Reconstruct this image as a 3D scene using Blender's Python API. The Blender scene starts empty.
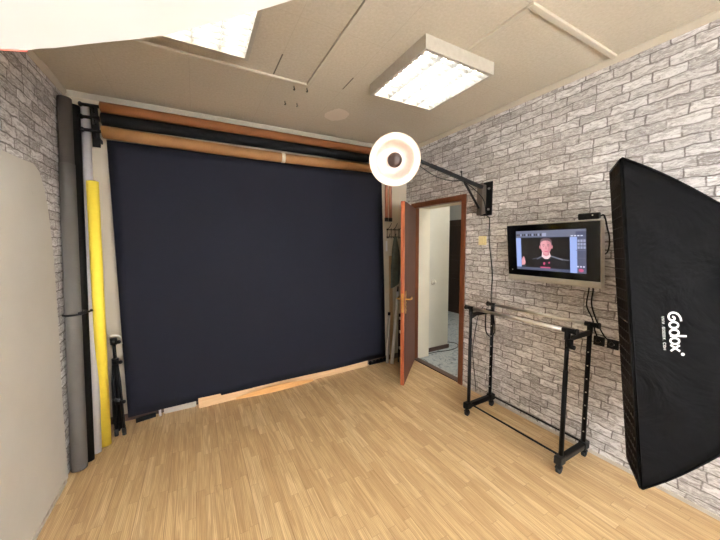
import bpy, bmesh, math, random
from mathutils import Vector, Matrix
random.seed(7)
C = bpy.context.scene.collection
PI = math.pi
V = Vector

# ------------------------------------------------------------------ node helpers
def new_mat(name):
    m = bpy.data.materials.new(name); m.use_nodes = True
    nt = m.node_tree
    b = nt.nodes['Principled BSDF']
    return m, nt, b
class NT:
    def __init__(s, nt): s.nt = nt
    def n(s, t, **kw):
        x = s.nt.nodes.new(t)
        for k, v in kw.items(): setattr(x, k, v)
        return x
    def l(s, a, b): s.nt.links.new(a, b)
    def math(s, op, a, b=None, c=None):
        x = s.n('ShaderNodeMath', operation=op)
        for i, q in enumerate((a, b, c)):
            if q is None: continue
            if isinstance(q, (int, float)): x.inputs[i].default_value = q
            else: s.l(q, x.inputs[i])
        return x.outputs[0]
    def ramp(s, fac, stops):
        r = s.n('ShaderNodeValToRGB'); e = r.color_ramp.elements
        while len(e) < len(stops): e.new(0.5)
        for i, (p, c) in enumerate(stops):
            e[i].position = p; e[i].color = (c[0], c[1], c[2], 1)
        s.l(fac, r.inputs[0]); return r.outputs[0]
    def mix(s, f, a, b, mode='MIX'):
        x = s.n('ShaderNodeMix', data_type='RGBA', blend_type=mode)
        for sock, q in ((x.inputs[0], f), (x.inputs[6], a), (x.inputs[7], b)):
            if isinstance(q, (int, float)): sock.default_value = q
            elif isinstance(q, tuple): sock.default_value = (q[0], q[1], q[2], 1)
            else: s.l(q, sock)
        return x.outputs[2]
    def comb(s, x, y, z=0.0):
        c = s.n('ShaderNodeCombineXYZ')
        for i, q in enumerate((x, y, z)):
            if isinstance(q, (int, float)): c.inputs[i].default_value = q
            else: s.l(q, c.inputs[i])
        return c.outputs[0]
    def noise(s, vec, scale, detail=3, rough=.55, dist=0):
        x = s.n('ShaderNodeTexNoise'); s.l(vec, x.inputs['Vector'])
        x.inputs['Scale'].default_value = scale; x.inputs['Detail'].default_value = detail
        x.inputs['Roughness'].default_value = rough; x.inputs['Distortion'].default_value = dist
        return x.outputs['Fac']
    def bump(s, h, b, strength=.3, dist=.01):
        x = s.n('ShaderNodeBump'); x.inputs['Strength'].default_value = strength
        x.inputs['Distance'].default_value = dist
        s.l(h, x.inputs['Height']); s.l(x.outputs[0], b.inputs['Normal'])

def simple(name, col, rough=.5, metal=0.0, spec=.5, var=.06, scale=30, bump=0.0):
    m, nt, b = new_mat(name); g = NT(nt)
    tc = g.n('ShaderNodeTexCoord').outputs['Object']
    n = g.noise(tc, scale)
    lo = tuple(c*(1-var) for c in col); hi = tuple(min(1, c*(1+var)) for c in col)
    g.l(g.ramp(n, [(.3, lo), (.7, hi)]), b.inputs['Base Color'])
    b.inputs['Roughness'].default_value = rough; b.inputs['Metallic'].default_value = metal
    b.inputs['Specular IOR Level'].default_value = spec
    if bump: g.bump(n, b, bump, .003)
    return m
def emis(name, col, strength):
    m, nt, b = new_mat(name)
    b.inputs['Base Color'].default_value = (*[c*.6 for c in col], 1)
    b.inputs['Emission Color'].default_value = (*col, 1); b.inputs['Emission Strength'].default_value = strength
    b.inputs['Roughness'].default_value = .5
    return m

def mat_floor():
    m, nt, b = new_mat('oak_laminate'); g = NT(nt)
    tc = g.n('ShaderNodeTexCoord').outputs['Object']
    sp = g.n('ShaderNodeSeparateXYZ'); g.l(tc, sp.inputs[0]); x, y = sp.outputs[0], sp.outputs[1]
    W_, L_ = .050, .40
    u = g.math('DIVIDE', x, W_); row = g.math('FLOOR', u)
    wn = g.n('ShaderNodeTexWhiteNoise', noise_dimensions='1D'); g.l(row, wn.inputs['W'])
    v = g.math('ADD', g.math('DIVIDE', y, L_), g.math('MULTIPLY', wn.outputs['Value'], 7.3))
    colr = g.math('FLOOR', v)
    w2 = g.n('ShaderNodeTexWhiteNoise', noise_dimensions='2D'); g.l(g.comb(row, colr), w2.inputs['Vector'])
    tone = w2.outputs['Value']
    # grain, stretched along the boards
    gx = g.math('ADD', g.math('MULTIPLY', x, 34), g.math('MULTIPLY', tone, 40))
    gy = g.math('ADD', g.math('MULTIPLY', y, 2.0), g.math('MULTIPLY', tone, 17))
    gv = g.comb(gx, gy, g.math('MULTIPLY', tone, 9))
    n1 = g.noise(gv, 1.2, 5, .6, 1.2)
    wv = g.n('ShaderNodeTexWave', wave_type='BANDS', bands_direction='X'); g.l(gv, wv.inputs['Vector'])
    wv.inputs['Scale'].default_value = 1.1; wv.inputs['Distortion'].default_value = 7; wv.inputs['Detail'].default_value = 2
    wv.inputs['Detail Scale'].default_value = .7
    base = g.ramp(tone, [(0, (.54, .36, .175)), (.3, (.60, .415, .21)), (.7, (.66, .465, .24)), (1, (.71, .52, .285))])
    c = g.mix(g.math('MULTIPLY', g.ramp(n1, [(.38, (0, 0, 0)), (.62, (1, 1, 1))]), .62), base, (.33, .19, .08))
    c = g.mix(g.math('MULTIPLY', g.ramp(wv.outputs['Fac'], [(.55, (0,0,0)), (.9, (1,1,1))]), .40), c, (.32, .185, .08))
    fu = g.math('FRACT', u); du = g.math('ABSOLUTE', g.math('SUBTRACT', fu, .5))
    fv = g.math('FRACT', v); dv = g.math('ABSOLUTE', g.math('SUBTRACT', fv, .5))
    su = g.math('GREATER_THAN', du, .485); sv = g.math('GREATER_THAN', dv, .4965)
    u3 = g.math('FRACT', g.math('DIVIDE', u, 3)); s3 = g.math('GREATER_THAN', g.math('ABSOLUTE', g.math('SUBTRACT', u3, .5)), .493)
    seam = g.math('MAXIMUM', g.math('MULTIPLY', g.math('MAXIMUM', su, sv), .35), g.math('MULTIPLY', s3, .75))
    c = g.mix(seam, c, (.17, .085, .035))
    g.l(c, b.inputs['Base Color'])
    b.inputs['Roughness'].default_value = .36; b.inputs['Specular IOR Level'].default_value = .45
    g.bump(g.math('SUBTRACT', n1, seam), b, .12, .002)
    return m

def mat_brick(axis='Y'):
    m, nt, b = new_mat('brick_wallpaper_'+('side' if axis == 'Y' else 'end')); g = NT(nt)
    tc = g.n('ShaderNodeTexCoord').outputs['Object']
    sp = g.n('ShaderNodeSeparateXYZ'); g.l(tc, sp.inputs[0])
    a = sp.outputs[1] if axis == 'Y' else sp.outputs[0]
    base = g.comb(a, sp.outputs[2], 0.0)
    dn = g.n('ShaderNodeTexNoise'); g.l(base, dn.inputs['Vector']); dn.inputs['Scale'].default_value = 13; dn.inputs['Detail'].default_value = 3
    off = g.n('ShaderNodeVectorMath', operation='SUBTRACT'); g.l(dn.outputs['Color'], off.inputs[0]); off.inputs[1].default_value = (.5, .5, .5)
    sc = g.n('ShaderNodeVectorMath', operation='SCALE'); g.l(off.outputs[0], sc.inputs[0]); sc.inputs['Scale'].default_value = .030
    ad = g.n('ShaderNodeVectorMath', operation='ADD'); g.l(base, ad.inputs[0]); g.l(sc.outputs[0], ad.inputs[1])
    vec = ad.outputs[0]
    br = g.n('ShaderNodeTexBrick'); g.l(vec, br.inputs['Vector'])
    br.offset = .5; br.offset_frequency = 2; br.squash = .8; br.squash_frequency = 3
    br.inputs['Color1'].default_value = (0, 0, 0, 1); br.inputs['Color2'].default_value = (1, 1, 1, 1)
    br.inputs['Mortar'].default_value = (0, 0, 0, 1)
    br.inputs['Scale'].default_value = 1; br.inputs['Mortar Size'].default_value = .0065
    br.inputs['Mortar Smooth'].default_value = .9; br.inputs['Bias'].default_value = 0
    br.inputs['Brick Width'].default_value = .180; br.inputs['Row Height'].default_value = .0585
    mort = br.outputs['Fac']
    tone = g.ramp(br.outputs['Color'], [(0, (.37, .34, .325)), (.40, (.60, .57, .555)), (1, (.84, .82, .81))])
    str_v = g.n('ShaderNodeVectorMath', operation='MULTIPLY'); g.l(vec, str_v.inputs[0]); str_v.inputs[1].default_value = (1, 3.2, 1)
    n1 = g.noise(str_v.outputs[0], 14, 6, .72, .9)
    mort = g.math('MULTIPLY', mort, g.ramp(g.noise(base, 9, 3), [(.36, (.35, .35, .35)), (.56, (1, 1, 1))]))
    n2 = g.noise(str_v.outputs[0], 38, 4, .7)
    c = g.mix(g.ramp(n1, [(.42, (.72, .72, .72)), (.57, (0, 0, 0))]), tone, (.22, .185, .165))
    c = g.mix(g.ramp(n2, [(.50, (0, 0, 0)), (.62, (.7, .7, .7))]), c, (.80, .775, .745))
    c = g.mix(g.math('MULTIPLY', mort, .92), c, (.13, .11, .10))
    # brick tones, mottling and mortar as printed on the wallpaper
    g.l(c, b.inputs['Base Color'])
    b.inputs['Roughness'].default_value = .75; b.inputs['Specular IOR Level'].default_value = .25
    h = g.math('SUBTRACT', g.math('MULTIPLY', n1, .25), mort)
    g.bump(h, b, .25, .003)
    return m

def mat_ceiling():
    m, nt, b = new_mat('ceiling_board'); g = NT(nt)
    tc = g.n('ShaderNodeTexCoord').outputs['Object']
    sp = g.n('ShaderNodeSeparateXYZ'); g.l(tc, sp.inputs[0]); x, y = sp.outputs[0], sp.outputs[1]
    n1 = g.noise(tc, 60, 5, .7); n2 = g.noise(tc, 1.6, 3)
    c = g.ramp(n1, [(.3, (.44, .385, .295)), (.7, (.54, .47, .365))])
    c = g.mix(g.ramp(n2, [(.35, (0, 0, 0)), (.75, (.35, .35, .35))]), c, (.41, .35, .26))
    def seam(t, o, p, w):
        f = g.math('FRACT', g.math('DIVIDE', g.math('SUBTRACT', t, o - p/2), p))
        return g.math('LESS_THAN', g.math('ABSOLUTE', g.math('SUBTRACT', f, .5)), w/p)
    s = g.math('MAXIMUM', seam(x, 1.36, .5125, .0022), seam(y, 2.22, .62, .0022))
    c = g.mix(g.math('MULTIPLY', s, .18), c, (.25, .20, .15))
    def crack(cx, y0, y1):
        q = g.math('LESS_THAN', g.math('ABSOLUTE', g.math('SUBTRACT', x, cx)), .0045)
        return g.math('MULTIPLY', q, g.math('LESS_THAN', g.math('ABSOLUTE', g.math('SUBTRACT', y, (y0+y1)/2)), (y1-y0)/2))
    cr = g.math('MAXIMUM', crack(1.36, 1.95, 2.2), crack(1.8725, 1.98, 2.16))
    c = g.mix(g.math('MULTIPLY', cr, .85), c, (.08, .06, .05))
    # pale filler patch
    dx = g.math('DIVIDE', g.math('SUBTRACT', x, 2.025), .10); dy = g.math('DIVIDE', g.math('SUBTRACT', y, 2.60), .13)
    r2 = g.math('ADD', g.math('MULTIPLY', dx, dx), g.math('MULTIPLY', dy, dy))
    r2 = g.math('ADD', r2, g.math('MULTIPLY', g.math('SUBTRACT', g.noise(tc, 12), .5), 1.2))
    c = g.mix(g.math('MULTIPLY', g.math('LESS_THAN', r2, 1.0), .75), c, (.66, .56, .46))
    g.l(c, b.inputs['Base Color']); b.inputs['Roughness'].default_value = .8
    b.inputs['Specular IOR Level'].default_value = .2
    g.bump(g.math('SUBTRACT', n1, g.math('MULTIPLY', s, .5)), b, .35, .004)
    return m

def mat_wood(name, c1, c2, rough=.35, axis=2, scale=3.0, coat=0, spec=.4):
    m, nt, b = new_mat(name); g = NT(nt)
    tc = g.n('ShaderNodeTexCoord').outputs['Object']
    mul = g.n('ShaderNodeVectorMath', operation='MULTIPLY'); g.l(tc, mul.inputs[0])
    k = [14, 14, 14]; k[axis] = 1.2; mul.inputs[1].default_value = k
    n1 = g.noise(mul.outputs[0], scale, 5, .6, .8)
    g.l(g.ramp(n1, [(.3, c1), (.7, c2)]), b.inputs['Base Color'])
    b.inputs['Roughness'].default_value = rough; b.inputs['Coat Weight'].default_value = coat
    b.inputs['Specular IOR Level'].default_value = spec; b.inputs['Coat Roughness'].default_value = .15
    g.bump(n1, b, .1, .002)
    return m

def mat_plaster(name, col, var=.05, stains=None):
    m, nt, b = new_mat(name); g = NT(nt)
    tc = g.n('ShaderNodeTexCoord').outputs['Object']
    n1 = g.noise(tc, 2.2, 5, .6); n2 = g.noise(tc, 70, 3)
    c = g.ramp(n1, [(.3, tuple(k*(1-var) for k in col)), (.7, tuple(min(1, k*(1+var)) for k in col))])
    if stains:
        n3 = g.noise(tc, 7, 6, .75, 1.5)
        c = g.mix(g.ramp(n3, [(.68, (0, 0, 0)), (.74, (.6, .6, .6))]), c, stains)
    g.l(c, b.inputs['Base Color']); b.inputs['Roughness'].default_value = .85
    b.inputs['Specular IOR Level'].default_value = .2
    g.bump(n2, b, .12, .002)
    return m

def mat_marble_tile():
    m, nt, b = new_mat('grey_marble_tile'); g = NT(nt)
    tc = g.n('ShaderNodeTexCoord').outputs['Object']
    n1 = g.noise(tc, 6, 6, .7, 2.5)
    c = g.ramp(n1, [(.35, (.20, .23, .25)), (.5, (.50, .54, .56)), (.65, (.30, .33, .36))])
    g.l(c, b.inputs['Base Color']); b.inputs['Roughness'].default_value = .25
    return m

M = dict(
 floor=mat_floor(), brick=mat_brick('Y'), brickx=mat_brick('X'), ceiling=mat_ceiling(),
 ceil_trim=mat_plaster('ceiling_trim_paint', (.47, .41, .32)),
 left_panel=mat_plaster('cream_painted_panel', (.60, .565, .50), .04, (.42, .37, .29)),
 back_wall=mat_plaster('beige_wall_paint', (.60, .52, .40)),
 white_wall=mat_plaster('white_wall_paint', (.68, .66, .58)),
 reveal=mat_plaster('cream_reveal_paint', (.78, .73, .60)),
 grey_wall=mat_plaster('grey_corridor_paint', (.50, .50, .48)),
 marble=mat_marble_tile(),
 frame_wood=mat_wood('door_frame_wood', (.12, .036, .014), (.19, .062, .022), .4),
 door_wood=mat_wood('mahogany_door', (.075, .027, .018), (.13, .050, .034), .5, 2, 2.2, 0, .15),
 edge_wood=mat_wood('orange_door_edge', (.17, .035, .015), (.42, .12, .045), .35),
 dark_wood=mat_wood('dark_corridor_door', (.018, .009, .005), (.04, .02, .012), .4),
 plank=mat_wood('pale_plank', (.56, .35, .18), (.70, .47, .27), .5, 0),
 plank_orange=mat_wood('varnished_plank', (.55, .27, .09), (.68, .38, .15), .35, 0),
 slat=mat_wood('tan_slat', (.40, .25, .12), (.52, .34, .18), .5),
 brown=simple('dark_brown_skirting', (.09, .05, .035), .5),
 black=simple('black_plastic', (.008, .008, .008), .45, 0, .2),
 blackmetal=simple('black_painted_metal', (.007, .0065, .007), .5, 0, .15),
 bronze=simple('taupe_metal', (.13, .105, .09), .42, .5),
 chrome=simple('chrome', (.70, .68, .63), .32, .9),
 silver=simple('silver_plastic', (.46, .43, .38), .4, .25),
 brass=simple('brass', (.46, .28, .09), .34, 1.0, bump=.4, scale=80),
 rubber=simple('rubber', (.014, .014, .014), .7),
 navy=simple('navy_background_paper', (.0092, .0096, .0168), .75, 0, .18, .05, 3),
 blackpaper=simple('black_background_paper', (.006, .006, .0075), .7, 0, .15),
 orange_tube=simple('orange_brown_paper_core', (.19, .066, .018), .62, 0, .3, .1, 6),
 tan_tube=simple('tan_paper_core', (.27, .13, .046), .62, 0, .3, .12, 5),
 copper=simple('copper_brown_tube', (.36, .13, .07), .45),
 grey_roll=simple('grey_background_roll', (.105, .094, .083), .75, 0, .2, .05, 8),
 grey_roll2=simple('grey_background_sheet', (.128, .117, .104), .75, 0, .2, .05, 8),
 black_roll=simple('black_vinyl_roll', (.007, .006, .006), .6, 0, .12),
 white_roll=simple('white_background_roll', (.74, .71, .72), .6, 0, .3, .03),
 yellow_roll=simple('yellow_background_roll', (.92, .70, .07), .6, 0, .3, .03),
 card=simple('cardboard_core', (.36, .24, .13), .8),
 white=simple('white_enamel', (.74, .70, .62), .35),
 louvre=simple('shade_grey_louvre', (.26, .26, .25), .3),  # blades greyed: the shade between the cells is put into their colour
 lamp_white=simple('lamp_housing_enamel', (.38, .34, .275), .4),
 ivory=simple('ivory_plastic', (.78, .66, .34), .4),
 tape=simple('cream_tape', (.78, .70, .56), .6),
 garment=simple('grey_green_cloth', (.13, .15, .13), .9, var=.2, scale=12, bump=.5),
 bag=simple('black_nylon_bag', (.009, .009, .010), .6, 0, .15, var=.3),
 white_fabric=simple('white_umbrella_fabric', (.8, .78, .74), .7),
 red_hem=simple('red_hem', (.62, .16, .12), .7),
 reflector_in=simple('textured_silver_reflector', (.80, .66, .60), .36, .65, bump=.35, scale=55, var=.05),
 glass_black=simple('tv_black_glass', (.006, .006, .007), .10),
 print_white=simple('white_print', (.86, .86, .84), .6, var=.02),
 tube_light=emis('fluorescent_tube', (1.0, .96, .89), 14),
 bulb=emis('modelling_lamp', (1.0, .80, .66), 5.5),
 diffuser_lit=emis('lit_diffuser', (1.0, .965, .93), .20),
 diffuser_off=simple('white_diffuser_cloth', (.35, .33, .30), .8),
 clear=simple('grey_plastic_sheet', (.50, .45, .38), .3),
)
def mat_softbox():
    m, nt, b = new_mat('black_softbox_nylon'); g = NT(nt)
    tc = g.n('ShaderNodeTexCoord').outputs['Object']
    n0 = g.noise(tc, 3.2, 4, .55, 1.6)
    n1 = g.noise(tc, 9, 3, .5, .8)
    b.inputs['Base Color'].default_value = (.0042, .004, .0042, 1)
    b.inputs['Roughness'].default_value = .65; b.inputs['Specular IOR Level'].default_value = .03
    g.bump(g.math('ADD', n0, g.math('MULTIPLY', n1, .25)), b, .25, .05)
    return m
M['softbox'] = mat_softbox()
M['grid'] = simple('softbox_grid_fabric', (.030, .022, .018), .8, 0, .2, .2, 60)
def mat_glass():
    m, nt, b = new_mat('window_glass')
    b.inputs['Transmission Weight'].default_value = 1; b.inputs['Roughness'].default_value = 0; b.inputs['IOR'].default_value = 1.02
    return m
M['glass'] = mat_glass()

# ------------------------------------------------------------------ mesh helpers
def BM(): return bmesh.new()
def box(bm, x0, x1, y0, y1, z0, z1, mi=0):
    vs = [bm.verts.new(p) for p in ((x0,y0,z0),(x1,y0,z0),(x1,y1,z0),(x0,y1,z0),(x0,y0,z1),(x1,y0,z1),(x1,y1,z1),(x0,y1,z1))]
    for f in ((0,3,2,1),(4,5,6,7),(0,1,5,4),(1,2,6,5),(2,3,7,6),(3,0,4,7)):
        bm.faces.new([vs[i] for i in f]).material_index = mi
def basis(d, up=V((0,0,1))):
    d = d.normalized()
    if abs(d.dot(up)) > .98: up = V((1,0,0))
    s = d.cross(up).normalized(); return s, s.cross(d).normalized()
def obox(bm, p0, p1, w, h, up=V((0,0,1)), mi=0):
    """bar from p0 to p1, w across, h along up"""
    p0, p1 = V(p0), V(p1); s, u = basis(p1-p0, V(up)); vs = []
    for p in (p0, p1):
        for a, b in ((-1,-1),(1,-1),(1,1),(-1,1)): vs.append(bm.verts.new(p + s*a*w/2 + u*b*h/2))
    for f in ((0,1,2,3),(7,6,5,4),(0,4,5,1),(1,5,6,2),(2,6,7,3),(3,7,4,0)):
        bm.faces.new([vs[i] for i in f]).material_index = mi
def tube(bm, pts, r, seg=10, cap=True, smooth=True):
    pts = [V(p) for p in pts]; rs = r if isinstance(r, (list, tuple)) else [r]*len(pts)
    rings = []; s = None
    for i, p in enumerate(pts):
        d = (pts[min(i+1, len(pts)-1)] - pts[max(i-1, 0)]).normalized()
        if s is None: s, u = basis(d)
        else:
            s = (s - d*s.dot(d)).normalized(); u = s.cross(d)
        rings.append([bm.verts.new(p + (s*math.cos(2*PI*k/seg) + u*math.sin(2*PI*k/seg))*rs[i]) for k in range(seg)])
    for a, b in zip(rings, rings[1:]):
        for k in range(seg):
            f = bm.faces.new((a[k], a[(k+1) % seg], b[(k+1) % seg], b[k])); f.smooth = smooth
    if cap:
        bm.faces.new(rings[0][::-1]); bm.faces.new(rings[-1])
def lathe(bm, prof, org, axis, seg=48, mis=None):
    """prof: list of (radius, distance along axis)"""
    org, axis = V(org), V(axis).normalized(); s, u = basis(axis); rings = []
    for r, t in prof:
        if r < 1e-6: rings.append([bm.verts.new(org + axis*t)]*seg)
        else: rings.append([bm.verts.new(org + axis*t + (s*math.cos(2*PI*k/seg)+u*math.sin(2*PI*k/seg))*r) for k in range(seg)])
    for i, (a, b) in enumerate(zip(rings, rings[1:])):
        for k in range(seg):
            q = [a[k], a[(k+1) % seg], b[(k+1) % seg], b[k]]; q2 = []
            for v in q:
                if v not in q2: q2.append(v)
            if len(q2) > 2:
                f = bm.faces.new(q2); f.smooth = True
                if mis: f.material_index = mis[i]
def sphere(bm, c, r, sx=1, sy=1, sz=1, seg=16):
    mat = Matrix.Translation(V(c)) @ Matrix.Diagonal((sx, sy, sz, 1))
    g = bmesh.ops.create_uvsphere(bm, u_segments=seg, v_segments=seg//2+2, radius=r, matrix=mat)
    for v in g['verts']:
        for f in v.link_faces: f.smooth = True
def smoothpts(pts, n=6):
    P = [V(p) for p in pts]; P = [P[0]] + P + [P[-1]]; out = []
    for i in range(1, len(P)-2):
        for k in range(n):
            t = k/n; a, b, c, d = P[i-1], P[i], P[i+1], P[i+2]
            out.append(.5*((2*b)+(c-a)*t+(2*a-5*b+4*c-d)*t*t+(3*b-a-3*c+d)*t**3))
    out.append(P[-2]); return out
ROOTLOC = {}
def wloc(o):
    return ROOTLOC.get(o.name, V((0,0,0))) if o else V((0,0,0))
def obj(name, bm, m, parent=None, bevel=0, loc=None, label=None, fix=True):
    """geometry is given in world coordinates"""
    if fix: bmesh.ops.recalc_face_normals(bm, faces=bm.faces)
    me = bpy.data.meshes.new(name)
    w = V(loc) if loc is not None else wloc(parent)
    bm.transform(Matrix.Translation(-w)); bm.to_mesh(me); bm.free()
    for k in (m if isinstance(m, (list, tuple)) else [m]): me.materials.append(k)
    o = bpy.data.objects.new(name, me); C.objects.link(o)
    if parent: o.parent = parent; o.location = w - wloc(parent)
    else: o.location = w
    ROOTLOC[o.name] = w
    if bevel:
        md = o.modifiers.new('bevel', 'BEVEL'); md.width = bevel; md.segments = 2; md.limit_method = 'ANGLE'
    if label: o['label'] = label
    return o
def thing(name, label, cat, loc, group=None):
    o = bpy.data.objects.new(name, None); C.objects.link(o); o.location = loc; o.empty_display_size = .1
    ROOTLOC[o.name] = V(loc)
    o['label'] = label; o['category'] = cat
    if group: o['group'] = group
    return o
def tag(o, label, cat, group=None, kind=None):
    o['label'] = label; o['category'] = cat
    if group: o['group'] = group
    if kind: o['kind'] = kind
    return o
def struct(name, bm, m, parent=None, label=None, **k):
    o = obj(name, bm, m, parent, **k)
    if not parent: o['kind'] = 'structure'; o['category'] = name.split('_')[0]
    if label: o['label'] = label
    return o

# ------------------------------------------------------------------ camera (solved from the room's lines)
CAM = V((.8229, 0, 1.5243))
F_ = V((0.47987091, 0.87277997, -0.08932541)); R_ = V((0.87587103, -0.48246593, -0.00874975)); U_ = V((0.05073307, 0.07403879, 0.99596406))
cd = bpy.data.cameras.new('camera'); cam = bpy.data.objects.new('camera', cd); C.objects.link(cam)
cam.matrix_world = Matrix(((R_.x, U_.x, -F_.x, CAM.x), (R_.y, U_.y, -F_.y, CAM.y), (R_.z, U_.z, -F_.z, CAM.z), (0,0,0,1)))
cd.sensor_width = 36; cd.lens = 298.271*36/720; cd.clip_start = .02
bpy.context.scene.camera = cam

W, D, H, NEAR = 3.257, 3.161, 2.70, -1.5
DY0, DY1, DZ = 2.225, 2.985, 1.955        # door opening
WT = .25                                   # thickness of the wall with the door

# ------------------------------------------------------------------ room shell
bm = BM(); box(bm, -.1, W, NEAR-.1, D+.1, -.1, 0); struct('floor', bm, M['floor'], label='light oak laminate floor in narrow strips')
bm = BM(); box(bm, -.1, W+.1, NEAR-.1, D+.1, H, H+.1); struct('ceiling', bm, M['ceiling'], label='beige board ceiling with thin seams')
bm = BM(); box(bm, -.12, 0, NEAR, D, 0, H); struct('wall_left', bm, M['brick'], label='left wall in grey brick wallpaper')
bm = BM(); box(bm, -.12, W, D, D+.12, 0, H); struct('wall_back', bm, M['back_wall'], label='plain beige back wall behind the navy backdrop')
bm = BM()
box(bm, W, W+WT, NEAR, DY0-.02, 0, H); box(bm, W, W+WT, DY1+.02, D+.12, 0, H); box(bm, W, W+WT, DY0-.02, DY1+.02, DZ+.02, H)
struct('wall_right', bm, [M['brick']], label='right wall in whitish grey brick wallpaper with the doorway')
# near wall with the window that daylights the room
WX0, WX1, WZ0, WZ1 = .55, 2.75, .75, 2.05
bm = BM()
box(bm, -.12, WX0, NEAR-.12, NEAR, 0, H); box(bm, WX1, W+.12, NEAR-.12, NEAR, 0, H)
box(bm, WX0, WX1, NEAR-.12, NEAR, 0, WZ0); box(bm, WX0, WX1, NEAR-.12, NEAR, WZ1, H)
struct('wall_near', bm, M['white_wall'])
bm = BM(); t = .05
box(bm, WX0, WX1, NEAR-.08, NEAR-.03, WZ0, WZ0+t); box(bm, WX0, WX1, NEAR-.08, NEAR-.03, WZ1-t, WZ1)
for x in (WX0, (WX0+WX1)/2-t/2, WX1-t): box(bm, x, x+t, NEAR-.08, NEAR-.03, WZ0+t, WZ1-t)
wf = struct('window_1', bm, M['white'])
bm = BM(); box(bm, WX0+t, (WX0+WX1)/2-t/2, NEAR-.058, NEAR-.052, WZ0+t, WZ1-t); box(bm, (WX0+WX1)/2+t/2, WX1-t, NEAR-.058, NEAR-.052, WZ0+t, WZ1-t)
struct('pane', bm, M['glass'], wf)

# lower left wall lining: smooth cream panel with an uneven far edge
bm = BM()
edge = [(2.555, 0.0), (2.57, .3), (2.60, .66), (2.645, 1.04), (2.675, 1.43), (2.665, 1.75), (2.64, 1.88), (2.59, 1.985), (2.52, 2.015), (2.36, 2.005), (2.0, 2.0), (1.2, 2.0), (.4, 2.0), (NEAR, 2.0), (NEAR, 0)]
a = [bm.verts.new((0.0005, y, z)) for y, z in edge]; b = [bm.verts.new((.010, y-.004, z-(.004 if z > 0 else 0))) for y, z in edge]
bm.faces.new(a); bm.faces.new(b[::-1])
for i in range(len(a)): j = (i+1) % len(a); bm.faces.new((a[i], a[j], b[j], b[i]))
struct('trim_1', bm, M['left_panel'], label='smooth cream panel over the lower left wall')

# ceiling edge mouldings
def cove(y0, y1, x, sgn):
    bm = BM(); pr = [(0, 0), (0, -.035), (.008, -.035), (.028, -.010), (.030, 0)]
    r = [[bm.verts.new((x + sgn*p, y, H+q)) for p, q in pr] for y in (y0, y1)]
    n = len(pr)
    for i in range(n): bm.faces.new((r[0][i], r[0][(i+1) % n], r[1][(i+1) % n], r[1][i]))
    bm.faces.new(r[0]); bm.faces.new(r[1][::-1]); return bm
struct('trim_2', cove(NEAR, D, W, -1), M['ceil_trim'], label='thin cream moulding along the right wall top')
struct('trim_3', cove(NEAR, D, 0, 1), M['ceil_trim'], label='thin cream moulding along the left wall top')
bm = BM(); pr = [(0, 0), (0, -.035), (.008, -.035), (.028, -.010), (.030, 0)]
r = [[bm.verts.new((x, D - p, H+q)) for p, q in pr] for x in (0.03, W-.03)]
for i in range(5): bm.faces.new((r[0][i], r[0][(i+1) % 5], r[1][(i+1) % 5], r[1][i]))
bm.faces.new(r[0]); bm.faces.new(r[1][::-1]); struct('trim_4', bm, M['ceil_trim'], label='thin cream moulding along the back wall top')
# raised strips on the ceiling
def strip(i, x0, x1, y0, y1):
    bm = BM(); box(bm, x0, x1, y0, y1, H-.014, H+.002); struct('trim_%d' % i, bm, M['ceil_trim'], bevel=.004, label='raised cover strip across the ceiling')
strip(5, .03, 1.635, 2.205, 2.24); strip(6, 1.60, 1.635, -.9, 2.205)
strip(7, 2.335, W-.03, .962, .995); strip(8, 2.335, 2.368, .995, 1.37)
# skirtings
bm = BM(); box(bm, W-.008, W, NEAR, DY0-.062, 0, .022); struct('baseboard_right', bm, M['clear'], label='thin pale strip at the foot of the brick wall')
bm = BM(); box(bm, .0105, .020, NEAR, 2.50, 0, .018); struct('baseboard_left', bm, M['clear'])
bm = BM(); box(bm, .0, W-.0, D-.012, D, 0, .06); struct('baseboard_back', bm, M['brown'])

# ------------------------------------------------------------------ doorway, corridor
fx = W - .016
bm = BM()
box(bm, fx, W, DY0-.058, DY0, 0, DZ+.06); box(bm, fx, W, DY1, DY1+.058, 0, DZ+.06); box(bm, fx, W, DY0, DY1, DZ, DZ+.06)
box(bm, W, W+.07, DY0-.0195, DY0, 0, DZ+.0195); box(bm, W, W+.07, DY1, DY1+.0195, 0, DZ+.0195); box(bm, W, W+.07, DY0, DY1, DZ, DZ+.0195)
struct('trim_9', bm, M['frame_wood'], bevel=.004, label='reddish brown wooden frame around the doorway')
bm = BM()
box(bm, W+.0705, W+WT+.002, DY1, DY1+.0195, 0.0, DZ+.0195); box(bm, W+.0705, W+WT+.002, DY0-.0195, DY0, 0.0, DZ+.0195); box(bm, W+.0705, W+WT+.002, DY0, DY1, DZ, DZ+.0195)
struct('trim_10', bm, M['reveal'], label='cream painted reveal of the doorway')
bm = BM(); box(bm, W+.0005, W+.075, DY0, DY1, 0, .012); struct('trim_11', bm, M['brown'], label='dark wooden threshold of the doorway')
CX1, CY0, CY1 = 5.75, 1.3, 5.3
bm = BM(); box(bm, W+.0005, CX1, CY0, CY1, -.1, 0.0)
struct('floor_corridor', bm, M['marble'], label='grey marbled corridor floor behind the doorway')
bm = BM(); box(bm, W+WT, CX1, CY0, CY1, H, H+.1); struct('ceiling_corridor', bm, M['white_wall'])
bm = BM(); box(bm, W+WT+.012, 3.97, 3.10, CY1, 0, H); struct('wall_corridor_left', bm, M['white_wall'], label='white corridor wall seen through the doorway')
bm = BM(); box(bm, CX1, CX1+.1, CY0, CY1, 0, H); struct('wall_corridor_far', bm, M['grey_wall'])
bm = BM(); box(bm, 3.97, CX1, CY1, CY1+.1, 0, H); struct('wall_corridor_end', bm, M['grey_wall'])
bm = BM(); box(bm, W+WT, CX1, CY0-.1, CY0, 0, H); struct('wall_corridor_right', bm, M['grey_wall'])
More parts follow.
